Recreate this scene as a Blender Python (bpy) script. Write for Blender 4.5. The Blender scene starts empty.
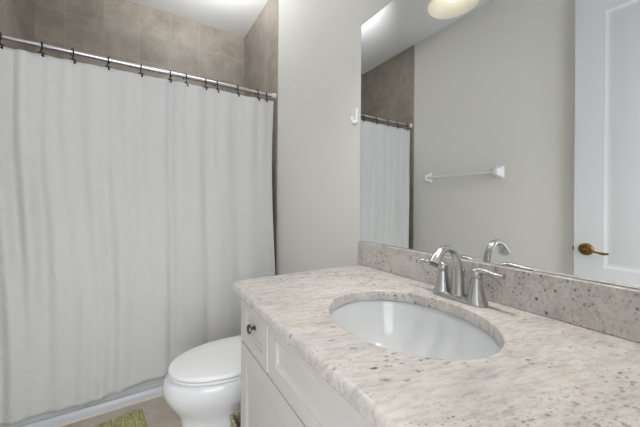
import bpy, bmesh, math, random
from mathutils import Vector, Matrix
PI = math.pi
random.seed(4)
S = bpy.context.scene
COL = S.collection

# ------------------------------------------------------------------ camera, light, exposure
cam_d = bpy.data.cameras.new('camera')
cam_d.sensor_width = 36.0
cam_d.lens = 287.1 / 640 * 36.0
cam_d.shift_y = -9.64 / 640
cam_d.clip_start = 0.02
cam = bpy.data.objects.new('camera', cam_d)
COL.objects.link(cam)
cam.matrix_world = (Matrix.Translation((0, 0, 1.1538)) @ Matrix.Rotation(-0.5556, 4, 'Z')
                    @ Matrix.Rotation(PI / 2, 4, 'X') @ Matrix.Rotation(0.0064, 4, 'Z'))
S.camera = cam

W = bpy.data.worlds.new('World')
S.world = W
W.use_nodes = True
bg = W.node_tree.nodes['Background']
bg.inputs[0].default_value = (0.92, 0.96, 1.0, 1)
bg.inputs[1].default_value = 1.0

hall = bpy.data.lights.new('hallway_fill', 'AREA')
hall.shape = 'RECTANGLE'
hall.size = 1.5
hall.size_y = 2.3
hall.energy = 43
hall.color = (0.955, 0.975, 1.0)
ho = bpy.data.objects.new('hallway_fill', hall)
COL.objects.link(ho)
ho.location = (-0.2, -0.75, 1.3)
ho.rotation_euler = (PI / 2, 0, 0)          # added unseen fill lamp, shining along +Y through the doorway
LAMP_W = 1.5
up_fill = bpy.data.lights.new('ceiling_fill', 'AREA')      # added unseen fill lamp aimed up to brighten the alcove and ceiling
up_fill.shape = 'RECTANGLE'
up_fill.size = 0.3
up_fill.size_y = 0.2
up_fill.energy = 10.3
up_fill.spread = math.radians(132)
up_fill.color = (1.0, 1.0, 1.0)
bo = bpy.data.objects.new('ceiling_fill', up_fill)
COL.objects.link(bo)
bo.location = (0.36, 1.78, 2.47)
bo.rotation_euler = (PI - 0.5, 0, 0)

S.view_settings.view_transform = 'Standard'
S.view_settings.look = 'None'
S.view_settings.exposure = -0.12
S.view_settings.gamma = 1.0
S.view_settings.use_curve_mapping = False

# ------------------------------------------------------------------ measures
D = 0.8453       # mirror wall
L = -0.646       # left wall
YT = 1.958       # tile edge of the alcove
YB = 2.756       # far tiled wall
YR = -0.08       # wall with the doorway
ZC = 2.762       # ceiling
CT = 0.886       # worktop
YC = 1.005       # left end of worktop
XF = 0.260       # front of worktop
ROD_Y, ROD_Z = 1.997, 1.954

# ------------------------------------------------------------------ material helpers
def lin(c):
    return tuple(((v / 255) / 12.92 if v / 255 <= 0.04045 else ((v / 255 + 0.055) / 1.055) ** 2.4) for v in c) + (1,)

def mat(name, rgb=(200, 200, 200), rough=0.5, metal=0.0, coat=0.0, spec=0.5):
    m = bpy.data.materials.new(name)
    m.use_nodes = True
    b = m.node_tree.nodes['Principled BSDF']
    b.inputs['Base Color'].default_value = lin(rgb)
    b.inputs['Roughness'].default_value = rough
    b.inputs['Metallic'].default_value = metal
    b.inputs['Coat Weight'].default_value = coat
    b.inputs['Specular IOR Level'].default_value = spec
    return m

class NT:
    def __init__(self, m):
        self.t = m.node_tree
        self.b = self.t.nodes['Principled BSDF']
    def n(self, kind, **kw):
        nd = self.t.nodes.new(kind)
        for k, v in kw.items():
            if k.startswith('_'):
                setattr(nd, k[1:], v)
            else:
                key = int(k[1:]) if k[0] == 'i' and k[1:].isdigit() else k.replace('_', ' ')
                sock = nd.inputs[key]
                if hasattr(v, 'is_linked') or isinstance(v, bpy.types.NodeSocket):
                    self.t.links.new(v, sock)
                else:
                    sock.default_value = v
        return nd
    def l(self, a, b):
        self.t.links.new(a, b)
    def ramp(self, fac, stops):
        r = self.n('ShaderNodeValToRGB', Fac=fac)
        els = r.color_ramp.elements
        while len(els) < len(stops):
            els.new(0.5)
        for e, (p, c) in zip(els, stops):
            e.position = p
            e.color = c if len(c) == 4 else lin(c)
        return r.outputs['Color']
    def mix(self, fac, a, b, mode='MIX'):
        m = self.n('ShaderNodeMix', _data_type='RGBA', _blend_type=mode)
        for sock, v in ((m.inputs[0], fac), (m.inputs[6], a), (m.inputs[7], b)):
            if isinstance(v, bpy.types.NodeSocket):
                self.t.links.new(v, sock)
            else:
                sock.default_value = v
        return m.outputs[2]
    def bump(self, h, strength, dist=0.001):
        bp = self.n('ShaderNodeBump', Height=h, Strength=strength, Distance=dist)
        self.l(bp.outputs[0], self.b.inputs['Normal'])
        return bp
    def coords(self):
        return self.n('ShaderNodeNewGeometry').outputs['Position']

def paint(name, rgb, rough=0.55, tex=0.15):
    m = mat(name, rgb, rough, spec=0.3)
    t = NT(m)
    nz = t.n('ShaderNodeTexNoise', Vector=t.coords(), Scale=180.0, Detail=3.0)
    t.bump(nz.outputs[0], tex, 0.0006)
    return m

def tile_mat(name, axes, off, size, c1, c2, grout, mortar=0.0035, rot=0.0, rough=0.4, blotch=((130, 122, 112), (184, 175, 164))):
    """square stack-bonded tiles laid in world space along the two given axes"""
    m = mat(name, c1, rough)
    t = NT(m)
    pos = t.coords()
    if rot:
        mp = t.n('ShaderNodeVectorRotate', Vector=pos, Angle=rot)
        pos2 = mp.outputs[0]
    else:
        pos2 = pos
    sx = t.n('ShaderNodeSeparateXYZ', Vector=pos2)
    a = t.n('ShaderNodeMath', _operation='SUBTRACT', i0=sx.outputs[axes[0]], i1=off[0] - 40 * size)
    b = t.n('ShaderNodeMath', _operation='SUBTRACT', i0=sx.outputs[axes[1]], i1=off[1] - 40 * size)
    cb = t.n('ShaderNodeCombineXYZ', X=a.outputs[0], Y=b.outputs[0])
    br = t.n('ShaderNodeTexBrick', Vector=cb.outputs[0], Color1=(0, 0, 0, 1), Color2=(1, 1, 1, 1), Mortar=(0.5, 0.5, 0.5, 1), Scale=1.0)
    br.offset = 0.0
    br.squash = 1.0
    br.inputs['Mortar Size'].default_value = mortar * 0.5
    br.inputs['Mortar Smooth'].default_value = 0.2
    br.inputs['Brick Width'].default_value = size
    br.inputs['Row Height'].default_value = size
    n1 = t.n('ShaderNodeTexNoise', Vector=pos, Scale=7.0, Detail=6.0, Roughness=0.62)
    n2 = t.n('ShaderNodeTexNoise', Vector=pos, Scale=45.0, Detail=4.0, Roughness=0.6)
    base = t.ramp(n1.outputs[0], [(0.34, blotch[0]), (0.66, blotch[1])])
    fine = t.ramp(n2.outputs[0], [(0.3, lin((206, 202, 198))), (0.7, lin((255, 255, 255)))])
    base = t.mix(0.6, base, fine, 'MULTIPLY')
    per = t.mix(br.outputs['Color'], lin(c1), lin(c2))
    base = t.mix(0.5, base, per)
    out = t.mix(br.outputs['Fac'], base, lin(grout))
    t.l(out, t.b.inputs['Base Color'])
    inv = t.n('ShaderNodeMath', _operation='SUBTRACT', i0=1.0, i1=br.outputs['Fac'])
    t.bump(inv.outputs[0], 0.5, 0.001)
    return m

def granite(name, more=0.0):
    m = mat(name, (208, 203, 198), 0.22)
    t = NT(m)
    pos = t.coords()
    rt = t.n('ShaderNodeVectorRotate', Vector=pos, Axis=(0, 0, 1), Angle=0.25)
    # the stone's grain runs across the worktop: everything is stretched along it
    mp = t.n('ShaderNodeMapping', Vector=rt.outputs[0])
    mp.inputs['Scale'].default_value = (1.0, 3.2, 2.2)
    v1 = t.n('ShaderNodeTexNoise', Vector=mp.outputs[0], Scale=7.5, Detail=8.0, Roughness=0.66, Distortion=0.4)
    base = t.ramp(v1.outputs[0], [(0.28, (172, 169, 167)), (0.40, (190, 187, 184)), (0.55, (201, 197, 193)), (0.76, (208, 204, 200))])
    v2 = t.n('ShaderNodeTexNoise', Vector=mp.outputs[0], Scale=34.0, Detail=6.0, Roughness=0.72)
    mott = t.ramp(v2.outputs[0], [(0.32, lin((204, 196, 191))), (0.56, lin((255, 255, 255)))])
    base = t.mix(0.6, base, mott, 'MULTIPLY')
    v4 = t.n('ShaderNodeTexNoise', Vector=pos, Scale=11.0, Detail=3.0)
    tint = t.ramp(v4.outputs[0], [(0.45, (1, 1, 1, 1)), (0.66, lin((255, 252, 249)))])
    base = t.mix(1.0, base, tint, 'MULTIPLY')
    jit = t.n('ShaderNodeTexNoise', Vector=pos, Scale=150.0, Detail=3.0, Roughness=0.7)
    def flecks(scale, stretch, size, soft, clump, lo, hi, col, keep):
        mq = t.n('ShaderNodeMapping', Vector=rt.outputs[0])
        mq.inputs['Scale'].default_value = (1.0, stretch, stretch * 0.8)
        vo = t.n('ShaderNodeTexVoronoi', Vector=mq.outputs[0], Scale=scale, Randomness=1.0)
        ad = t.n('ShaderNodeMath', _operation='MULTIPLY_ADD', i0=jit.outputs[0], i1=0.75, i2=vo.outputs['Distance'])
        spot = t.ramp(ad.outputs[0], [(size, (1, 1, 1, 1)), (size + soft, (0, 0, 0, 1))])
        cn = t.n('ShaderNodeTexNoise', Vector=mp.outputs[0], Scale=clump, Detail=3.0)
        cm = t.ramp(cn.outputs[0], [(lo - more, (0, 0, 0, 1)), (hi - more, (1, 1, 1, 1))])
        rc = t.n('ShaderNodeSeparateColor', Color=vo.outputs['Color'])
        pk = t.ramp(rc.outputs[0], [(keep, (0, 0, 0, 1)), (keep + 0.3, (1, 1, 1, 1))])
        f = t.mix(1.0, t.mix(1.0, spot, cm, 'MULTIPLY'), pk, 'MULTIPLY')
        return f, lin(col)
    for args in ((60.0, 1.8, 0.52, 0.22, 3.2, 0.51, 0.66, (122, 114, 112), 0.10),
                 (120.0, 1.7, 0.52, 0.22, 8.0, 0.50, 0.66, (130, 123, 121), 0.15),
                 (30.0, 2.2, 0.50, 0.13, 2.6, 0.45, 0.58, (100, 91, 91), 0.30)):
        f, c = flecks(*args)
        base = t.mix(f, base, c)
    t.l(base, t.b.inputs['Base Color'])
    return m

M = {}
M['wall'] = paint('wall_paint', (222, 220, 214))
M['ceiling'] = paint('ceiling_paint', (230, 231, 232), 0.7)
M['trim'] = paint('white_trim_paint', (222, 222, 222), 0.35, 0.05)
M['door'] = paint('white_door_paint', (216, 217, 219), 0.38, 0.05)
M['cabinet'] = paint('cabinet_paint', (200, 198, 193), 0.38, 0.04)
TS = 0.2285
TC = dict(c1=(150, 141, 131), c2=(164, 155, 144), grout=(172, 164, 152))
M['tile_far'] = tile_mat('tile_far', (0, 2), (-0.482, 2.537), TS, **TC)
M['tile_side'] = tile_mat('tile_side', (1, 2), (2.65, 2.537), TS, **TC)
M['floor'] = tile_mat('floor_tile', (0, 1), (1.375, 0.0), 0.33, (198, 184, 166), (202, 192, 184), (180, 166, 152),
                      0.005, rot=PI / 4, rough=0.45, blotch=((186, 174, 162), (214, 204, 194)))
M['granite'] = granite('granite_top')
M['granite_strip'] = granite('granite_strip', 0.06)
M['porcelain'] = mat('white_porcelain', (226, 228, 230), 0.12, coat=0.4)
M['sink'] = mat('sink_porcelain', (210, 212, 214), 0.10, coat=0.4)
M['seat'] = mat('toilet_seat_plastic', (236, 237, 238), 0.28)
M['tub'] = mat('tub_enamel', (208, 212, 218), 0.25)
M['nickel'] = mat('brushed_nickel', (188, 188, 187), 0.25, 1.0)
M['chrome'] = mat('satin_chrome', (206, 206, 208), 0.25, 1.0)
M['black'] = mat('black_metal', (18, 17, 17), 0.45, 0.3)
M['brass'] = mat('aged_brass', (132, 104, 58), 0.2, 1.0)
M['knob'] = mat('dark_pewter', (112, 106, 98), 0.3, 1.0)
M['white_plastic'] = mat('white_ceramic', (226, 226, 226), 0.25)
M['mirror'] = mat('mirror_silver', (236, 238, 238), 0.0, 1.0)
M['mirror_edge'] = mat('mirror_edge', (110, 112, 110), 0.3, 0.4)
M['caulk'] = mat('caulk', (220, 212, 204), 0.6)

m = mat('curtain_fabric', (222, 222, 222), 0.85, spec=0.15)
t = NT(m)
nz = t.n('ShaderNodeTexNoise', Vector=t.coords(), Scale=9.0, Detail=6.0, Roughness=0.62, Distortion=1.6)
wv = t.n('ShaderNodeTexNoise', Vector=t.coords(), Scale=420.0, Detail=1.0)
rg = t.n('ShaderNodeTexNoise', _noise_type='RIDGED_MULTIFRACTAL', Vector=t.coords(), Scale=4.5, Detail=3.0, Roughness=0.5, Distortion=0.7)
h1 = t.n('ShaderNodeMath', _operation='MULTIPLY_ADD', i0=rg.outputs[0], i1=0.35, i2=nz.outputs[0])
hh = t.n('ShaderNodeMath', _operation='MULTIPLY_ADD', i0=wv.outputs[0], i1=0.05, i2=h1.outputs[0])
t.bump(hh.outputs[0], 0.55, 0.016)
tr = t.n('ShaderNodeBsdfTranslucent', Color=lin((226, 227, 229)))
ms = t.n('ShaderNodeMixShader', Fac=0.12)
t.l(t.b.outputs[0], ms.inputs[1]); t.l(tr.outputs[0], ms.inputs[2])
t.l(ms.outputs[0], t.t.nodes['Material Output'].inputs[0])
M['curtain'] = m

m = mat('green_chenille', (132, 142, 96), 0.95, spec=0.1)
t = NT(m)
nz = t.n('ShaderNodeTexNoise', Vector=t.coords(), Scale=95.0, Detail=4.0, Roughness=0.7)
t.l(t.ramp(nz.outputs[0], [(0.34, (128, 130, 84)), (0.50, (178, 178, 128)), (0.66, (226, 224, 188))]), t.b.inputs['Base Color'])
t.bump(nz.outputs[0], 0.8, 0.004)
M['mat'] = m

m = mat('olive_weave', (120, 114, 92), 0.8, spec=0.2)
t = NT(m)
ck = t.n('ShaderNodeTexChecker', Vector=t.coords(), Scale=90.0, Color1=lin((188, 182, 158)), Color2=lin((158, 152, 128)))
t.l(ck.outputs[0], t.b.inputs['Base Color'])
M['weave'] = m

m = mat('lamp_glass', (250, 246, 236), 0.35)
t = NT(m)
tr = t.n('ShaderNodeBsdfTranslucent', Color=lin((253, 249, 240)))
ms = t.n('ShaderNodeMixShader', Fac=0.45)
t.l(t.b.outputs[0], ms.inputs[1]); t.l(tr.outputs[0], ms.inputs[2])
t.l(ms.outputs[0], t.t.nodes['Material Output'].inputs[0])
M['glass'] = m
m = mat('bulb_glow', (255, 240, 214), 0.4)
b = m.node_tree.nodes['Principled BSDF']
b.inputs['Emission Color'].default_value = (1.0, 0.95, 0.86, 1)
b.inputs['Emission Strength'].default_value = 4.2
M['bulb'] = m

# ------------------------------------------------------------------ mesh helpers
def new_obj(name, bm, m, parent=None, smooth=None, recalc=True):
    if recalc:
        bmesh.ops.recalc_face_normals(bm, faces=bm.faces)
    me = bpy.data.meshes.new(name)
    bm.to_mesh(me)
    bm.free()
    if m:
        me.materials.append(m)
    if smooth is not None:
        me.polygons.foreach_set('use_smooth', [True] * len(me.polygons))
        me.set_sharp_from_angle(angle=math.radians(smooth))
    o = bpy.data.objects.new(name, me)
    COL.objects.link(o)
    if parent:
        o.parent = parent
        o.matrix_parent_inverse = Matrix.Translation(-Vector(parent.location))
    return o

def bevel(o, w, seg=2, angle=35):
    md = o.modifiers.new('bevel', 'BEVEL')
    md.width = w
    md.segments = seg
    md.limit_method = 'ANGLE'
    md.angle_limit = math.radians(angle)
    o.data.polygons.foreach_set('use_smooth', [True] * len(o.data.polygons))
    o.data.set_sharp_from_angle(angle=math.radians(60))
    return o

def add_box(bm, x0, x1, y0, y1, z0, z1):
    v = [bm.verts.new(p) for p in ((x0, y0, z0), (x1, y0, z0), (x1, y1, z0), (x0, y1, z0), (x0, y0, z1), (x1, y0, z1), (x1, y1, z1), (x0, y1, z1))]
    for f in ((0, 3, 2, 1), (4, 5, 6, 7), (0, 1, 5, 4), (1, 2, 6, 5), (2, 3, 7, 6), (3, 0, 4, 7)):
        bm.faces.new([v[i] for i in f])

def box(name, x0, x1, y0, y1, z0, z1, m, parent=None, bw=0.0):
    bm = bmesh.new()
    add_box(bm, x0, x1, y0, y1, z0, z1)
    o = new_obj(name, bm, m, parent)
    if bw:
        bevel(o, bw)
    return o

def loft(bm, rings, cap0=True, cap1=True, closed=True):
    vs = [[bm.verts.new(p) for p in r] for r in rings]
    n = len(vs[0])
    for a, b in zip(vs, vs[1:]):
        for i in range(n if closed else n - 1):
            j = (i + 1) % n
            bm.faces.new((a[i], a[j], b[j], b[i]))
    if cap0:
        bm.faces.new(list(reversed(vs[0])))
    if cap1:
        bm.faces.new(vs[-1])
    return vs

def spline(pts, n=8):
    """Catmull-Rom through the points"""
    P = [Vector(p) for p in pts]
    out = []
    for i in range(len(P) - 1):
        p0 = P[i - 1] if i else P[i] * 2 - P[i + 1]
        p1, p2 = P[i], P[i + 1]
        p3 = P[i + 2] if i + 2 < len(P) else P[i + 1] * 2 - P[i]
        for k in range(n):
            s = k / n
            out.append(0.5 * ((2 * p1) + (p2 - p0) * s + (2 * p0 - 5 * p1 + 4 * p2 - p3) * s * s + (3 * p1 - p0 - 3 * p2 + p3) * s ** 3))
    out.append(P[-1])
    return out

def tube(bm, pts, radii, seg=14, side=None, flat=1.0):
    """sweep an ellipse along pts; radii one number or one per point; side = fixed binormal; flat = thickness / width"""
    P = [Vector(p) for p in pts]
    if not hasattr(radii, '__len__'):
        radii = [radii] * len(P)
    if len(radii) != len(P):
        k = [i * (len(radii) - 1) / (len(P) - 1) for i in range(len(P))]
        radii = [radii[int(x)] * (1 - (x - int(x))) + radii[min(int(x) + 1, len(radii) - 1)] * (x - int(x)) for x in k]
    rings = []
    b = Vector(side) if side else None
    for i, p in enumerate(P):
        d = (P[min(i + 1, len(P) - 1)] - P[max(i - 1, 0)]).normalized()
        if side:
            bb = (b - d * b.dot(d)).normalized()
        else:
            if b is None:
                b = d.orthogonal().normalized()
            b = (b - d * b.dot(d)).normalized()
            bb = b
        nn = d.cross(bb)
        r = radii[i]
        rings.append([p + bb * (r * math.cos(2 * PI * k / seg)) + nn * (r * flat * math.sin(2 * PI * k / seg)) for k in range(seg)])
    loft(bm, rings)

def lathe(bm, prof, loc=(0, 0, 0), axis='Z', seg=32, caps=(True, True), sx=1.0, sy=1.0):
    rings = []
    for r, h in prof:
        ring = []
        for k in range(seg):
            a = 2 * PI * k / seg
            u, v = r * math.cos(a) * sx, r * math.sin(a) * sy
            p = (u, v, h) if axis == 'Z' else ((h, u, v) if axis == 'X' else (v, h, u))
            ring.append(Vector(p) + Vector(loc))
        rings.append(ring)
    loft(bm, rings, *caps)

def empty(name, loc, label=None, cat=None, group=None):
    o = bpy.data.objects.new(name, None)
    o.location = loc
    o.empty_display_size = 0.05
    COL.objects.link(o)
    tag(o, label, cat, group)
    return o

def tag(o, label=None, cat=None, group=None, kind=None):
    for k, v in (('label', label), ('category', cat), ('group', group), ('kind', kind)):
        if v:
            o[k] = v
    return o

def struct(o, label):
    o['kind'] = 'structure'
    o['label'] = label
    return o

def panelled(bm, xf, us, vs, panels, steps, thick, both=False):
    """slab on the grid us x vs; cells in panels are stepped in by steps = [(inset, depth)]; xf maps (u, v, depth) to a point"""
    def side(flip, base):
        g = {}
        for i, u in enumerate(us):
            for j, v in enumerate(vs):
                g[i, j] = bm.verts.new(xf(u, v, base))
        sgn = -1 if flip else 1
        for i in range(len(us) - 1):
            for j in range(len(vs) - 1):
                q = [g[i, j], g[i + 1, j], g[i + 1, j + 1], g[i, j + 1]]
                if (i, j) not in panels:
                    bm.faces.new(q)
                    continue
                for ins, dep in steps:
                    u0, u1, v0, v1 = us[i] + ins, us[i + 1] - ins, vs[j] + ins, vs[j + 1] - ins
                    w = [bm.verts.new(xf(a, b_, base + sgn * dep)) for a, b_ in ((u0, v0), (u1, v0), (u1, v1), (u0, v1))]
                    for k in range(4):
                        bm.faces.new((q[k], q[(k + 1) % 4], w[(k + 1) % 4], w[k]))
                    q = w
                bm.faces.new(q)
        border = [g[i, 0] for i in range(len(us))] + [g[len(us) - 1, j] for j in range(1, len(vs))] + \
                 [g[i, len(vs) - 1] for i in range(len(us) - 2, -1, -1)] + [g[0, j] for j in range(len(vs) - 2, 0, -1)]
        return border
    A = side(False, 0.0)
    if both:
        B = side(True, thick)
    else:
        B = [bm.verts.new(v.co + (xf(0, 0, thick) - xf(0, 0, 0))) for v in A]
        bm.faces.new(B)
    n = len(A)
    for k in range(n):
        bm.faces.new((A[k], A[(k + 1) % n], B[(k + 1) % n], B[k]))

# ------------------------------------------------------------------ the room
T = 0.1
struct(box('floor', L - T, D + T, YR - T, YB + T, -0.1, 0.0, M['floor']), 'beige diagonal tile floor')
struct(box('ceiling', L - T, D + T, YR - T, YB + T, ZC, ZC + 0.1, M['ceiling']), 'plain white ceiling')
struct(box('wall_right', D, D + T, YR - T, YT, 0, ZC, M['wall']), 'warm grey painted wall carrying the mirror')
struct(box('wall_left', L - T, L, YR - T, YT, 0, ZC, M['wall']), 'warm grey painted wall with the towel bar')
struct(box('wall_right_alcove', D - 0.004, D + T, YT, YB + T, 0, ZC, M['tile_side']), 'taupe tiled end wall of the tub alcove, right')
struct(box('wall_left_alcove', L - T, L + 0.004, YT, YB + T, 0, ZC, M['tile_side']), 'taupe tiled end wall of the tub alcove, left')
struct(box('wall_far', L + 0.004, D - 0.004, YB, YB + T, 0, ZC, M['tile_far']), 'taupe square tiled wall behind the tub')
DX0, DX1, DZ = -0.60, 0.165, 2.45          # doorway
bm = bmesh.new()
out = [(L - T, 0), (DX0, 0), (DX0, DZ), (DX1, DZ), (DX1, 0), (D + T, 0), (D + T, ZC), (L - T, ZC)]
loft(bm, [[(x, YR - T, z) for x, z in out], [(x, YR, z) for x, z in out]])
struct(new_obj('wall_rear', bm, M['wall']), 'painted wall with the open doorway')
bm = bmesh.new()
cs = [(DX0 - 0.04, 0), (DX0, 0), (DX0, DZ), (DX1, DZ), (DX1, 0), (DX1 + 0.06, 0), (DX1 + 0.06, DZ + 0.06), (DX0 - 0.04, DZ + 0.06)]
loft(bm, [[(x, YR, z) for x, z in cs], [(x, YR + 0.015, z) for x, z in cs]])
struct(new_obj('trim_1', bm, M['trim']), 'white casing around the doorway')
bm = bmesh.new()
prof = [(0, 0), (0.014, 0), (0.014, 0.085), (0.006, 0.105), (0, 0.11)]
loft(bm, [[(D - a, YC, z) for a, z in prof], [(D - a, YT - 0.02, z) for a, z in prof]])
struct(new_obj('baseboard_right', bm, M['trim']), 'white baseboard behind the toilet')
bm = bmesh.new()
loft(bm, [[(L + a, YR + 0.02, z) for a, z in prof], [(L + a, YT - 0.02, z) for a, z in prof]])
struct(new_obj('baseboard_left', bm, M['trim']), 'white baseboard below the towel bar')

# the open door, laid back along the left wall
FX = -0.595
bm = bmesh.new()
dy0, dy1 = YR + 0.017, 0.681
panelled(bm, lambda u, v, d: Vector((FX - d, u, v)), [dy0, dy0 + 0.135, dy1 - 0.135, dy1], [0.008, 0.24, 0.655, 0.793, 2.283, 2.44],
         {(1, 1), (1, 3)}, [(0.0, 0.0), (0.012, 0.005), (0.022, 0.006), (0.040, 0.001)], 0.035, both=True)
door = new_obj('door_1', bm, M['door'])
struct(door, 'white two panel door with brass lever, standing open')
bevel(door, 0.0015, 1)
hy, hz = 0.623, 0.891
bm = bmesh.new()
lathe(bm, [(0.036, 0), (0.036, 0.004), (0.033, 0.008), (0.024, 0.012), (0.012, 0.015), (0.0085, 0.022), (0.0085, 0.036), (0.011, 0.040), (0.011, 0.048), (0.006, 0.053)],
      (FX, hy, hz), 'X', 28)
rose = new_obj('door_handle', bm, M['brass'], door, 40)
tag(rose, 'aged brass lever handle')
bm = bmesh.new()
lp = spline([(FX + 0.045, hy, hz), (FX + 0.047, hy - 0.030, hz - 0.002), (FX + 0.046, hy - 0.060, hz - 0.008), (FX + 0.044, hy - 0.085, hz - 0.012), (FX + 0.040, hy - 0.108, hz - 0.010)], 6)
tube(bm, lp, [0.0085, 0.006, 0.0055, 0.0085, 0.006], 12)
lv = new_obj('lever', bm, M['brass'], rose, 50)
lb = box('latch_bolt', FX - 0.024, FX - 0.011, dy1 - 0.01, dy1 + 0.010, hz - 0.012, hz + 0.010, M['brass'], door, 0.002)
tag(lb, 'small brass latch on the door edge')
for z in (0.25, 1.25, 2.2):
    bm = bmesh.new()
    lathe(bm, [(0.006, z - 0.045), (0.006, z + 0.045)], (FX + 0.004, dy0 - 0.003, 0), seg=12)
    new_obj('hinge', bm, M['brass'], door, 40)

# ------------------------------------------------------------------ bathtub
tub = empty('bathtub', (0.1, 2.3, 0), 'white alcove bathtub behind the white shower curtain', 'bathtub')
def rrect(x0, x1, y0, y1, r, z, n=6):
    pts = []
    for cx, cy, a0 in ((x1 - r, y1 - r, 0), (x0 + r, y1 - r, PI / 2), (x0 + r, y0 + r, PI), (x1 - r, y0 + r, 1.5 * PI)):
        for k in range(n + 1):
            a = a0 + k * PI / 2 / n
            pts.append(Vector((cx + r * math.cos(a), cy + r * math.sin(a), z)))
    return pts
tx0, tx1, ty0, ty1, tz = L + 0.008, D - 0.008, 1.968, YB - 0.004, 0.42
bm = bmesh.new()
loft(bm, [rrect(tx0, tx1, ty0 + 0.012, ty1, 0.004, 0.05), rrect(tx0, tx1, ty0 + 0.012, ty1, 0.004, tz - 0.04), rrect(tx0, tx1, ty0, ty1, 0.004, tz - 0.03),
          rrect(tx0, tx1, ty0, ty1, 0.004, tz - 0.006), rrect(tx0 + 0.006, tx1 - 0.006, ty0 + 0.006, ty1 - 0.006, 0.004, tz),
          rrect(tx0 + 0.09, tx1 - 0.07, ty0 + 0.09, ty1 - 0.06, 0.12, tz), rrect(tx0 + 0.10, tx1 - 0.08, ty0 + 0.10, ty1 - 0.07, 0.12, tz - 0.02),
          rrect(tx0 + 0.20, tx1 - 0.13, ty0 + 0.14, ty1 - 0.11, 0.12, 0.12), rrect(tx0 + 0.27, tx1 - 0.18, ty0 + 0.19, ty1 - 0.16, 0.09, 0.08)])
new_obj('basin', bm, M['tub'], tub, 40)
bm = bmesh.new()
pr = [(ty0 + 0.010, 0.0), (ty0 - 0.006, 0.0), (ty0 - 0.001, 0.030), (ty0 + 0.004, 0.046), (ty0 + 0.010, 0.05)]
loft(bm, [[(tx0, y, z) for y, z in pr], [(tx1, y, z) for y, z in pr]])
new_obj('apron_base', bm, M['tub'], tub)
bm = bmesh.new()
pr = [(ty0 - 0.006, 0.0), (ty0 - 0.015, 0.0), (ty0 - 0.007, 0.009)]
loft(bm, [[(tx0, y, z) for y, z in pr], [(tx1, y, z) for y, z in pr]])
new_obj('caulk_line', bm, M['caulk'], tub)

# ------------------------------------------------------------------ shower rod, curtain, hooks
rod = empty('shower_rod', (0.1, ROD_Y, ROD_Z), 'satin chrome shower curtain rod across the tiled tub alcove', 'shower rod')
bm = bmesh.new()
lathe(bm, [(0.0118, L + 0.010), (0.0118, D - 0.010)], (0, ROD_Y, ROD_Z), 'X', 24)
new_obj('rod', bm, M['chrome'], rod, 40)
for s, x in ((1, L + 0.004), (-1, D - 0.004)):
    bm = bmesh.new()
    lathe(bm, [(0.023, x), (0.023, x + s * 0.005), (0.019, x + s * 0.010), (0.0165, x + s * 0.026), (0.0125, x + s * 0.028)], (0, ROD_Y, ROD_Z), 'X', 24)
    new_obj('end_flange', bm, M['white_plastic'], rod, 40)

HX = [-0.586, -0.437, -0.32, -0.161, -0.008, 0.149, 0.228, 0.354, 0.417, 0.557, 0.70, 0.776]
TOP = 1.909
def ramp01(x, a, b):
    s = min(1, max(0, (x - a) / (b - a)))
    return s * s * (3 - 2 * s)
def curtain_pt(u, v):
    """u 0..1 left to right, v 0..1 top to bottom"""
    z0 = TOP
    bot = 0.090 + 0.044 * ramp01(u, 0.22, 0.56) + 0.004 * math.sin(u * 21)
    xl = -0.628 + 0.055 * ramp01(v, 0.0, 0.65)
    xr = 0.824 - 0.020 * math.sin(PI * min(1, v * 1.25)) + 0.004 * v
    x = xl + (xr - xl) * u
    # between two hooks the header droops and bows forward
    sag, bow = 0.0, 0.0
    for a, b in zip(HX, HX[1:]):
        if a <= x <= b:
            s = (x - a) / (b - a)
            sag = 0.020 * (b - a) / 0.14 * math.sin(PI * s) * 0.35
            bow = math.sin(PI * s) * (b - a) / 0.14
    z = (z0 - sag) + (bot - z0 + sag) * v
    y = ROD_Y - 0.012 - 0.062 * ramp01(v, 0.02, 0.80)
    am = 0.75 + 0.25 * ramp01(v, 0.0, 0.5)
    y -= 0.011 * bow * (1 - 0.6 * ramp01(v, 0, 0.5))
    # soft vertical folds that wander a little on the way down
    w = 0.02 * math.sin(3.1 * v + 9 * u)
    f = 0.0
    for (pos, width, amp) in ((0.03, 0.045, 0.020), (0.125, 0.040, 0.024), (0.225, 0.045, 0.020), (0.325, 0.040, 0.014), (0.43, 0.06, 0.010),
                              (0.545, 0.015, 0.018), (0.585, 0.030, -0.012), (0.675, 0.020, 0.014), (0.72, 0.03, -0.008), (0.82, 0.05, 0.008), (0.93, 0.035, 0.008)):
        pp = pos - 0.035 * v * (1 if 0.5 < pos < 0.6 else 0.3) + w * 0.4
        f += amp * math.exp(-((u - pp) / width) ** 2)
    f += (0.0105 * (1 - ramp01(u, 0.22, 0.46)) + 0.0022) * math.sin(2 * PI * (u + 0.012 * math.sin(5 * v + 3 * u)) / 0.062 + 2.1) * (0.65 + 0.35 * math.sin(17 * u + 2.2 * v))
    f += 0.0025 * math.sin(u * 46 + 1.5 * v) + 0.0012 * math.sin(u * 103 + 4 * v + 1)
    y += f * am
    # crumple creases
    y += 0.0016 * math.sin(38 * u + 27 * v) * math.sin(19 * v - 30 * u) * ramp01(v, 0.1, 0.4)
    return Vector((x, min(y, ROD_Y - 0.004 if v < 0.75 else 1.958), z))
bm = bmesh.new()
NU, NV = 300, 90
g = [[bm.verts.new(curtain_pt(i / NU, j / NV)) for i in range(NU + 1)] for j in range(NV + 1)]
for j in range(NV):
    for i in range(NU):
        bm.faces.new((g[j][i], g[j][i + 1], g[j + 1][i + 1], g[j + 1][i]))
cur = new_obj('shower_curtain', bm, M['curtain'], None, 180, recalc=False)
sd = cur.modifiers.new('thickness', 'SOLIDIFY')
sd.thickness = 0.0012
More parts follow.
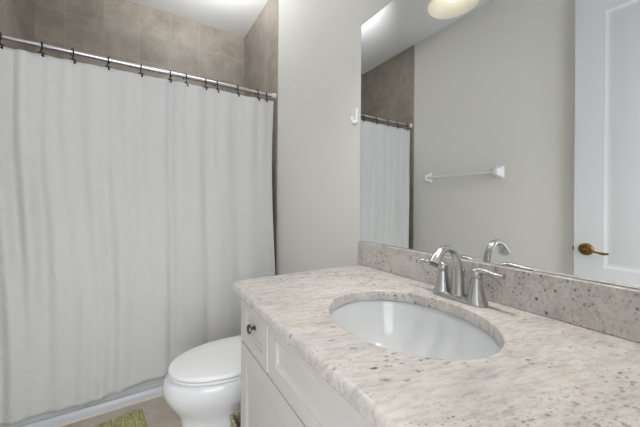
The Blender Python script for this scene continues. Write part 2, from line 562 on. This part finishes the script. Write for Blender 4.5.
tag(cur, 'plain white fabric shower curtain hanging from the rod in front of the tub', 'shower curtain')

hook0 = empty('curtain_hook', (0, 0, 0))
bm = bmesh.new()
R = 0.0172
pts = [(0, 0.012, -0.016)]
for k in range(0, 11):
    a = -0.5 + k * (PI + 0.9) / 10
    pts.append((0, R * math.cos(a), R * math.sin(a)))
pts += [(0.001, -0.0170, -0.018), (-0.003, -0.0190, -0.034), (0.002, -0.0215, -0.047), (0.003, -0.0225, -0.054)]
tube(bm, spline(pts, 3), 0.0030, 8)
new_obj('wire', bm, M['black'], hook0, 60)
bm = bmesh.new()
tube(bm, [(-0.0135, -0.0215, -0.0465), (0.0135, -0.0215, -0.0475)], 0.0036, 8)
new_obj('crossbar', bm, M['black'], hook0, 60)
bm = bmesh.new()
tube(bm, spline([(0.003, -0.0225, -0.053), (0.004, -0.0235, -0.060), (0.0045, -0.0230, -0.066)], 4), [0.003, 0.0050, 0.0056, 0.003], 10)
new_obj('ball_tip', bm, M['black'], hook0, 60)
HL = ['black metal curtain hook at the far left edge of the photo', 'black curtain hook on the shower rod, second from the left',
      'black curtain hook on the shower rod, third from the left', 'black curtain hook on the shower rod, fourth from the left',
      'black curtain hook on the shower rod, fifth from the left', 'black curtain hook on the shower rod, sixth from the left',
      'black curtain hook on the shower rod, seventh from the left', 'black curtain hook on the shower rod, fifth from its right end',
      'black curtain hook on the shower rod, fourth from its right end', 'black curtain hook on the shower rod, third from its right end',
      'black curtain hook on the shower rod, second from its right end', 'black curtain hook nearest the right end flange of the shower rod']
kids = list(hook0.children)
for i, x in enumerate(HX):
    if i == 0:
        h = hook0
    else:
        h = hook0.copy()
        COL.objects.link(h)
        for c in kids:
            d = c.copy()
            COL.objects.link(d)
            d.parent = h
    h.location = (x, ROD_Y, ROD_Z)
    h.rotation_euler = (0, 0, (0.35, 0.15, 0.5, -0.1, 0.05, -0.25, 0.45, -0.2, 0.4, 0.15, 0.25, -0.5)[i])
    tag(h, HL[i], 'curtain hook', 'black hooks along the shower rod')

# ------------------------------------------------------------------ toilet
TY = 1.388
toi = empty('toilet', (0.4, TY, 0), 'white toilet with closed lid between the vanity and the tub', 'toilet')
def egg(front, back, hw, z, a=0.27, n=40, taper=0.86):
    """plan outline: elliptical nose at the front, gently tapering straight sides to a rounded back"""
    pts = []
    a = min(a, (back - front) * 0.7)
    cx = front + a
    for k in range(n + 1):
        th = PI / 2 + PI * k / n
        pts.append(Vector((cx + a * math.cos(th), TY + hw * math.sin(th), z)))
    m_ = 8
    for s in (-1, 1):
        seq = []
        for k in range(1, m_ + 1):
            q = k / m_
            seq.append(Vector((cx + (back - cx) * q, TY + s * hw * (1 - (1 - taper) * q ** 1.6), z)))
        pts += seq if s < 0 else list(reversed(seq))
    return pts
bm = bmesh.new()
loft(bm, [egg(*s) for s in ((0.138, 0.66, 0.128, 0.0), (0.142, 0.66, 0.124, 0.02), (0.150, 0.66, 0.116, 0.08), (0.152, 0.66, 0.113, 0.16), (0.151, 0.66, 0.114, 0.195),
                            (0.146, 0.66, 0.119, 0.218), (0.133, 0.66, 0.131, 0.243), (0.115, 0.66, 0.147, 0.270), (0.098, 0.66, 0.160, 0.298), (0.085, 0.66, 0.170, 0.325), (0.079, 0.66, 0.175, 0.348),
                            (0.079, 0.66, 0.177, 0.366), (0.084, 0.66, 0.177, 0.384), (0.090, 0.66, 0.174, 0.396), (0.100, 0.655, 0.166, 0.401))])
new_obj('bowl', bm, M['porcelain'], toi, 60)
def slab(name, specs, m):
    bm = bmesh.new()
    loft(bm, [egg(*s, a=0.26, taper=0.80) for s in specs])
    return new_obj(name, bm, m, toi, 40)
slab('seat', ((0.116, 0.575, 0.158, 0.4015), (0.105, 0.58, 0.168, 0.4045), (0.103, 0.58, 0.170, 0.411), (0.105, 0.58, 0.168, 0.4145), (0.110, 0.578, 0.163, 0.4160)), M['seat'])
slab('lid', ((0.1015, 0.579, 0.1715, 0.4220), (0.1002, 0.58, 0.1728, 0.4232), (0.100, 0.58, 0.173, 0.431), (0.103, 0.58, 0.170, 0.438), (0.119, 0.57, 0.154, 0.444), (0.165, 0.54, 0.110, 0.447), (0.25, 0.46, 0.04, 0.448)), M['seat'])
for y in (-0.06, 0.0, 0.06):
    box('bumper', 0.20, 0.22, TY + y - 0.006, TY + y + 0.006, 0.4155, 0.4222, M['seat'], toi)
for s in (-1, 1):
    box('hinge', 0.575, 0.612, TY + s * 0.075 - 0.018, TY + s * 0.075 + 0.018, 0.400, 0.435, M['seat'], toi, 0.006)
bm = bmesh.new()
loft(bm, [rrect(0.645, 0.822, TY - 0.185, TY + 0.185, 0.03, 0.380), rrect(0.630, 0.825, TY - 0.200, TY + 0.200, 0.035, 0.44), rrect(0.622, 0.826, TY - 0.208, TY + 0.208, 0.035, 0.655)])
new_obj('tank', bm, M['porcelain'], toi, 40)
bm = bmesh.new()
loft(bm, [rrect(0.616, 0.830, TY - 0.212, TY + 0.212, 0.03, 0.655), rrect(0.612, 0.832, TY - 0.216, TY + 0.216, 0.03, 0.662), rrect(0.612, 0.832, TY - 0.216, TY + 0.216, 0.03, 0.676), rrect(0.622, 0.824, TY - 0.206, TY + 0.206, 0.03, 0.686)])
new_obj('tank_lid', bm, M['porcelain'], toi, 40)
bm = bmesh.new()
tube(bm, spline([(0.622, TY + 0.15, 0.615), (0.606, TY + 0.15, 0.615), (0.602, TY + 0.12, 0.612), (0.604, TY + 0.07, 0.606)], 5), [0.009, 0.008, 0.006, 0.007], 10)
new_obj('flush_lever', bm, M['chrome'], toi, 50)

# ------------------------------------------------------------------ green bath mat and woven basket
mt = empty('bath_mat', (-0.28, 1.62, 0))
tag(mt, 'green ribbed bath mat on the floor in front of the tub', 'bath mat')
bm = bmesh.new()
nu, nv, mw, ml = 260, 24, 0.62, 0.44
g = []
for j in range(nv + 1):
    row = []
    for i in range(nu + 1):
        u, v = i / nu, j / nv
        e = min(1, min(u, 1 - u) * mw / 0.008, min(v, 1 - v) * ml / 0.010)
        rib = 0.5 + 0.5 * math.cos(2 * PI * u * mw / 0.0135)
        z = 0.001 + math.sqrt(max(e, 0)) * (0.007 + 0.007 * rib + 0.0025 * random.random())
        row.append(bm.verts.new(((u - 0.5) * mw, (v - 0.5) * ml, z)))
    g.append(row)
for j in range(nv):
    for i in range(nu):
        bm.faces.new((g[j][i], g[j][i + 1], g[j + 1][i + 1], g[j + 1][i]))
mo = bpy.data.objects.new('ribbed_pile', bpy.data.meshes.new('ribbed_pile'))
bm.to_mesh(mo.data); bm.free()
mo.data.materials.append(M['mat'])
COL.objects.link(mo)
mo.parent = mt
mt.rotation_euler = (0, 0, math.radians(8))
bm = bmesh.new()
add_box(bm, -mw / 2 + 0.002, mw / 2 - 0.002, -ml / 2 + 0.002, ml / 2 - 0.002, 0.0, 0.003)
bk = new_obj('backing', bm, M['weave'])
bk.parent = mt
# place so that its right far corner sits where the photo shows it
cr = Matrix.Rotation(math.radians(8), 3, 'Z') @ Vector((mw / 2, ml / 2, 0))
mt.location = (0.008 - cr.x, 1.893 - cr.y, 0)

bas = empty('waste_basket', (0.40, 1.08, 0), 'olive woven basket just showing between the toilet and the vanity', 'basket')
bm = bmesh.new()
bx = (0.302, 0.470, 1.000, 1.162)
i_ = 0.006
loft(bm, [rrect(bx[0] + 0.012, bx[1] - 0.012, bx[2] + 0.006, bx[3] - 0.006, 0.012, 0.0), rrect(bx[0], bx[1], bx[2], bx[3], 0.014, 0.304),
          rrect(bx[0] + i_, bx[1] - i_, bx[2] + i_, bx[3] - i_, 0.012, 0.304), rrect(bx[0] + i_ + 0.012, bx[1] - i_ - 0.012, bx[2] + i_ + 0.006, bx[3] - i_ - 0.006, 0.010, 0.010)])
new_obj('body', bm, M['weave'], bas, 40)
bm = bmesh.new()
loft(bm, [rrect(bx[0] - 0.002, bx[1] + 0.002, bx[2] - 0.002, bx[3] + 0.002, 0.014, 0.297), rrect(bx[0] - 0.002, bx[1] + 0.002, bx[2] - 0.002, bx[3] + 0.002, 0.014, 0.312),
          rrect(bx[0] + 0.008, bx[1] - 0.008, bx[2] + 0.008, bx[3] - 0.008, 0.010, 0.312), rrect(bx[0] + 0.008, bx[1] - 0.008, bx[2] + 0.008, bx[3] - 0.008, 0.010, 0.297)], False, False)
new_obj('rim', bm, M['weave'], bas, 40)

# ------------------------------------------------------------------ vanity cabinet
van = empty('vanity_cabinet', (0.55, 0.45, 0), 'off white vanity cabinet with panelled doors and drawers under the granite top', 'cabinet')
FXC = 0.290                                   # plane of the door fronts
CY0, CY1, CZ1 = YR + 0.004, 0.974, CT - 0.0305
cx0 = FXC + 0.020
box('side_panel', cx0 + 0.018, D - 0.002, CY1 - 0.018, CY1, 0.0, CZ1, M['cabinet'], van)
box('side_panel', cx0 + 0.018, D - 0.002, CY0, CY0 + 0.018, 0.0, CZ1, M['cabinet'], van)
box('bottom_panel', cx0 + 0.018, D - 0.002, CY0 + 0.018, CY1 - 0.018, 0.10, 0.118, M['cabinet'], van)
box('toe_kick', cx0 + 0.06, cx0 + 0.075, CY0 + 0.018, CY1 - 0.018, 0.0, 0.10, M['cabinet'], van)
bm = bmesh.new()                               # face frame: one plate, the fronts lie over it
add_box(bm, cx0, cx0 + 0.018, CY0, CY1, 0.10, CZ1)
new_obj('face_frame', bm, M['cabinet'], van)
def front(name, y0, y1, z0, z1, fr, steps):
    bm = bmesh.new()
    panelled(bm, lambda u, v, d: Vector((FXC + d, u, v)), [y0, y0 + fr, y1 - fr, y1], [z0, z0 + fr, z1 - fr, z1], {(1, 1)}, steps, 0.0195)
    o = new_obj(name, bm, M['cabinet'], van)
    bevel(o, 0.0025, 2, 50)
    return o
ST = [(0.0, 0.0), (0.006, 0.003), (0.011, 0.003), (0.013, 0.007)]
STD = [(0.0, 0.0), (0.007, 0.005), (0.012, 0.006), (0.036, 0.001)]
def knob(parent, y, z):
    bm = bmesh.new()
    lathe(bm, [(0.0085, 0), (0.0085, -0.002), (0.0048, -0.005), (0.0042, -0.012), (0.006, -0.015), (0.0135, -0.017), (0.0150, -0.020), (0.0130, -0.024), (0.006, -0.0265)], (FXC + 0.009, y, z), 'X', 20)
    k = new_obj('knob', bm, M['knob'], parent, 40)
    tag(k, 'dark metal knob')
ZL = 0.690
for y0, y1 in ((0.734, 0.972), (-0.072, 0.188)):
    dr = front('drawer', y0, y1, ZL + 0.003, 0.850, 0.038, ST)
    knob(dr, (y0 + y1) / 2, 0.772)
front('false_front', 0.194, 0.726, ZL + 0.003, 0.850, 0.042, ST)
for y0, y1, ky in ((0.453, 0.972, 0.49), (-0.072, 0.447, 0.41)):
    dd = front('door', y0, y1, 0.105, ZL - 0.003, 0.058, STD)
    knob(dd, ky, 0.60)

# ------------------------------------------------------------------ granite top with the oval cut-out
SC = (0.545, 0.482)
SA, SB = 0.173, 0.207
def rect_ray(th, ins):
    """point where a ray from the sink centre meets the worktop outline drawn in by ins"""
    x0, x1, y0, y1 = XF + ins, D - 0.001, YR + 0.002, YC - ins
    r = 0.022
    c, s = math.cos(th), math.sin(th)
    tt = min(((x1 - SC[0]) / c if c > 1e-9 else 9e9), ((x0 - SC[0]) / c if c < -1e-9 else 9e9), ((y1 - SC[1]) / s if s > 1e-9 else 9e9), ((y0 - SC[1]) / s if s < -1e-9 else 9e9))
    x, y = SC[0] + c * tt, SC[1] + s * tt
    if x < x0 + r and y > y1 - r:              # the rounded outer corner
        ox, oy = x0 + r, y1 - r
        fx, fy = SC[0] - ox, SC[1] - oy
        bq, cq = fx * c + fy * s, fx * fx + fy * fy - r * r
        tt = -bq + math.sqrt(max(0, bq * bq - cq))
        x, y = SC[0] + c * tt, SC[1] + s * tt
    return x, y
ths = [2 * PI * k / 180 for k in range(180)]
for X, Y in ((XF, YC), (D, YC), (XF, YR), (D, YR)):
    a = math.atan2(Y - SC[1], X - SC[0]) % (2 * PI)
    ths += [a + d * 0.006 for d in range(-6, 7)]
ths = sorted(set(round(a % (2 * PI), 5) for a in ths))
prof = [(0.012, CT)]
for k in range(1, 9):
    a = PI / 2 * k / 8
    prof.append((0.012 - 0.012 * math.sin(a), CT - 0.012 + 0.012 * math.cos(a)))
prof += [(0.0, CT - 0.019)]
for k in range(1, 6):
    a = PI / 2 * k / 5
    prof.append((0.009 - 0.009 * math.cos(a), CT - 0.021 - 0.009 * math.sin(a)))
def ell(da, z):
    return [Vector((SC[0] + (SA + da) * math.cos(a), SC[1] + (SB + da) * math.sin(a), z)) for a in ths]
rings = [[Vector((*rect_ray(a, i), z)) for a in ths] for i, z in prof]
inner = [ell(0.0, CT - 0.030), ell(0.0, CT - 0.004), ell(0.0015, CT - 0.001), ell(0.0045, CT)]
bm = bmesh.new()
loft(bm, inner + rings + [inner[0]], False, False)
bmesh.ops.remove_doubles(bm, verts=bm.verts, dist=1e-6)
top = new_obj('granite_worktop', bm, M['granite'], None, 50)
tag(top, 'speckled beige granite worktop with an oval sink opening', 'countertop')

bm = bmesh.new()
add_box(bm, D - 0.021, D - 0.0005, YR + 0.002, YC, CT + 0.0003, CT + 0.1016)
bs = new_obj('backsplash', bm, M['granite_strip'])
bevel(bs, 0.002, 2)
tag(bs, 'low speckled granite backsplash strip below the mirror', 'backsplash')

# undermount basin
sink = empty('sink', (SC[0], SC[1], CT - 0.18), 'white oval undermount sink basin set below the granite worktop', 'sink')
def se(da, z):
    return [Vector((SC[0] + (SA + da) * math.cos(2 * PI * k / 96), SC[1] + (SB + da) * math.sin(2 * PI * k / 96), z)) for k in range(96)]
z0 = CT - 0.0315
bm = bmesh.new()
inn = [se(0.018, z0), se(0.006, z0), se(0.003, z0 - 0.004), se(-0.001, z0 - 0.02), se(-0.009, z0 - 0.055), se(-0.024, z0 - 0.09), se(-0.050, z0 - 0.118), se(-0.085, z0 - 0.136), se(-0.125, z0 - 0.145), se(-0.158, z0 - 0.148)]
outr = [se(-0.158, z0 - 0.158), se(-0.120, z0 - 0.156), se(-0.078, z0 - 0.146), se(-0.042, z0 - 0.126), se(-0.016, z0 - 0.096), se(0.0, z0 - 0.055), se(0.008, z0 - 0.022), se(0.018, z0 - 0.012)]
loft(bm, inn + outr + [inn[0]], False, False)
bmesh.ops.remove_doubles(bm, verts=bm.verts, dist=1e-6)
new_obj('basin', bm, M['sink'], sink, 60)
bm = bmesh.new()
lathe(bm, [(0.001, -0.152), (0.020, -0.152), (0.022, -0.1475), (0.031, -0.1465), (0.032, -0.149), (0.026, -0.158), (0.016, -0.162)], (SC[0], SC[1], z0), seg=28, caps=(True, True))
new_obj('drain', bm, M['chrome'], sink, 40)

# ------------------------------------------------------------------ faucet
FA, FY = 0.768, 0.485
fau = empty('faucet', (FA, FY, CT), 'brushed nickel two handle faucet with arched spout behind the sink', 'faucet')
bm = bmesh.new()
def stadium(hw, hl, z, n=14):
    pts = []
    for s in (1, -1):
        for k in range(n + 1):
            a = (0 if s > 0 else PI) + PI * k / n
            pts.append(Vector((FA + hw * math.cos(a), FY + s * (hl - hw) + hw * math.sin(a), z)))
    return pts
loft(bm, [stadium(0.027, 0.079, CT), stadium(0.0275, 0.0795, CT + 0.006), stadium(0.025, 0.077, CT + 0.011), stadium(0.018, 0.070, CT + 0.014)])
new_obj('base_plate', bm, M['nickel'], fau, 40)
for s in (-1, 1):
    hy = FY + s * 0.0508
    bm = bmesh.new()
    lathe(bm, [(0.0255, 0.008), (0.0250, 0.013), (0.0215, 0.022), (0.0180, 0.036), (0.0152, 0.052), (0.0138, 0.066), (0.0132, 0.070), (0.0118, 0.0712), (0.0118, 0.0728), (0.0134, 0.074),
               (0.0142, 0.082), (0.0132, 0.090), (0.0095, 0.0945), (0.003, 0.096)], (FA, hy, CT), seg=28)
    hb = new_obj('handle', bm, M['nickel'], fau, 40)
    bm = bmesh.new()
    p = spline([(FA, hy - s * 0.006, CT + 0.0875), (FA, hy + s * 0.014, CT + 0.0925), (FA - 0.002, hy + s * 0.034, CT + 0.0915), (FA - 0.004, hy + s * 0.052, CT + 0.0885), (FA - 0.006, hy + s * 0.072, CT + 0.090)], 6)
    tube(bm, p, [0.0120, 0.0120, 0.0105, 0.0115, 0.0080], 14, side=(1, 0, 0), flat=0.72)
    new_obj('lever', bm, M['nickel'], hb, 50)
bm = bmesh.new()
p = spline([(FA - 0.004, FY, CT + 0.009), (FA - 0.004, FY, CT + 0.040), (FA - 0.005, FY, CT + 0.076), (FA - 0.010, FY, CT + 0.108), (FA - 0.026, FY, CT + 0.135), (FA - 0.052, FY, CT + 0.1475),
            (FA - 0.079, FY, CT + 0.144), (FA - 0.099, FY, CT + 0.129), (FA - 0.112, FY, CT + 0.111)], 6)
tube(bm, p, [0.0195, 0.0160, 0.0138, 0.0120, 0.0110, 0.0110, 0.0120, 0.0142, 0.0180], 22, side=(0, 1, 0), flat=0.85)
new_obj('spout', bm, M['nickel'], fau, 50)
bm = bmesh.new()
d = Vector((-0.012, 0, -0.017)).normalized()
e = Vector((FA - 0.112, FY, CT + 0.111))
tube(bm, [e - d * 0.004, e + d * 0.003], 0.0115, 16)
new_obj('aerator', bm, M['knob'], fau, 40)
bm = bmesh.new()
lathe(bm, [(0.0025, 0.008), (0.0025, 0.070), (0.0045, 0.073), (0.0058, 0.078), (0.0045, 0.083), (0.0015, 0.085)], (FA + 0.0225, FY, CT), seg=14)
new_obj('lift_rod', bm, M['nickel'], fau, 40)

# ------------------------------------------------------------------ mirror
MY1, MY0, MZ0, MZ1 = 1.009, YR + 0.02, CT + 0.1022, 1.9612
mir = empty('wall_mirror', (D, 0.48, MZ0), 'large frameless mirror on the wall above the granite backsplash', 'mirror')
box('backing', D - 0.0045, D - 0.0004, MY0, MY1, MZ0, MZ1, M['mirror_edge'], mir)
box('glass', D - 0.0056, D - 0.0046, MY0 + 0.0015, MY1 - 0.0022, MZ0 + 0.001, MZ1 - 0.0015, M['mirror'], mir)

# ------------------------------------------------------------------ towel bar on the left wall, robe hook by the mirror
tb = empty('towel_bar', (L, 1.45, 1.40), 'white towel bar on the grey wall, reflected in the mirror', 'towel bar')
ty = (1.14, 1.775)
for y in ty:
    bm = bmesh.new()
    def sq(h, x, z=1.405):
        return [Vector((x, y + a * h, z + b_ * h * 1.45)) for a, b_ in ((-1, -1), (1, -1), (1, 1), (-1, 1))]
    loft(bm, [sq(0.034, L + 0.0003), sq(0.034, L + 0.008), sq(0.026, L + 0.016), sq(0.020, L + 0.040), sq(0.020, L + 0.068), sq(0.014, L + 0.074)])
    o = new_obj('post', bm, M['white_plastic'], tb)
    bevel(o, 0.004, 2)
bm = bmesh.new()
lathe(bm, [(0.0135, ty[0] + 0.016), (0.0135, ty[1] - 0.016)], (L + 0.052, 0, 1.405), 'Y', 18)
new_obj('bar', bm, M['white_plastic'], tb, 40)

RY = 1.046
rh = empty('robe_hook', (D, RY, 1.56), 'small white robe hook on the wall just left of the mirror', 'hook')
bm = bmesh.new()
loft(bm, [[(x, RY + a * w, 1.560 + b_ * h) for a, b_ in ((-1, -1), (1, -1), (1, 1), (-1, 1))] for x, w, h in ((D - 0.0003, 0.010, 0.034), (D - 0.005, 0.010, 0.034), (D - 0.008, 0.007, 0.030))])
bevel(new_obj('plate', bm, M['white_plastic'], rh), 0.0025, 2)
bm = bmesh.new()
tube(bm, spline([(D - 0.006, RY, 1.538), (D - 0.016, RY, 1.530), (D - 0.025, RY, 1.538), (D - 0.031, RY, 1.554)], 5), [0.0075, 0.0065, 0.0055, 0.0045], 12, side=(0, 1, 0))
new_obj('prong', bm, M['white_plastic'], rh, 50)

# ------------------------------------------------------------------ vanity light over the mirror
LD, LZ, LR = 0.175, 1.925, 0.094
ly = (0.668, 0.435, 0.195)
vl = empty('vanity_light', (D, 0.435, 2.12), 'wall light with white bell shades above the mirror, one shade seen in the mirror', 'wall light')
bm = bmesh.new()
add_box(bm, D - 0.022, D - 0.0004, 0.435 - 0.32, 0.435 + 0.32, 2.07, 2.17)
bevel(new_obj('back_plate', bm, M['nickel'], vl), 0.006, 3)
for y in ly:
    bm = bmesh.new()
    tube(bm, spline([(D - 0.020, y, 2.12), (D - 0.08, y, 2.135), (D - LD + 0.02, y, 2.13), (D - LD, y, 2.10), (D - LD, y, 2.075)], 6), 0.008, 12)
    new_obj('arm', bm, M['nickel'], vl, 50)
    bm = bmesh.new()
    lathe(bm, [(0.024, 2.08), (0.024, 2.045), (0.020, 2.03)], (D - LD, y, 0), seg=24)
    new_obj('socket_cup', bm, M['nickel'], vl, 40)
    bm = bmesh.new()
    pf = [(0.027, 2.062), (0.036, 2.058), (0.050, 2.038), (0.062, 2.005), (0.074, 1.965), (0.084, 1.940), (LR, LZ)]
    lathe(bm, pf + [(LR - 0.003, LZ - 0.002), (LR - 0.006, LZ + 0.001)] + [(r - 0.005, z - 0.001) for r, z in reversed(pf[:-1])], (D - LD, y, 0), seg=40, caps=(False, False))
    new_obj('shade', bm, M['glass'], vl, 60)
    bm = bmesh.new()
    lathe(bm, [(0.012, 2.032), (0.014, 2.015), (0.024, 1.995), (0.0285, 1.975), (0.0265, 1.962), (0.018, 1.952), (0.009, 1.9475), (0.003, 1.947)], (D - LD, y, 0), seg=24)
    new_obj('bulb', bm, M['bulb'], vl, 60)
    ld = bpy.data.lights.new('bulb_light', 'AREA')
    ld.shape = 'DISK'
    ld.size = 0.03
    ld.energy = LAMP_W
    ld.color = (1.0, 0.97, 0.92)
    lo = bpy.data.objects.new('bulb_light', ld)
    COL.objects.link(lo)
    lo.location = (D - LD, y, 1.9455)
    ld.spread = math.radians(138)
    lo.parent = vl
    lo.matrix_parent_inverse = Matrix.Translation(-Vector(vl.location))
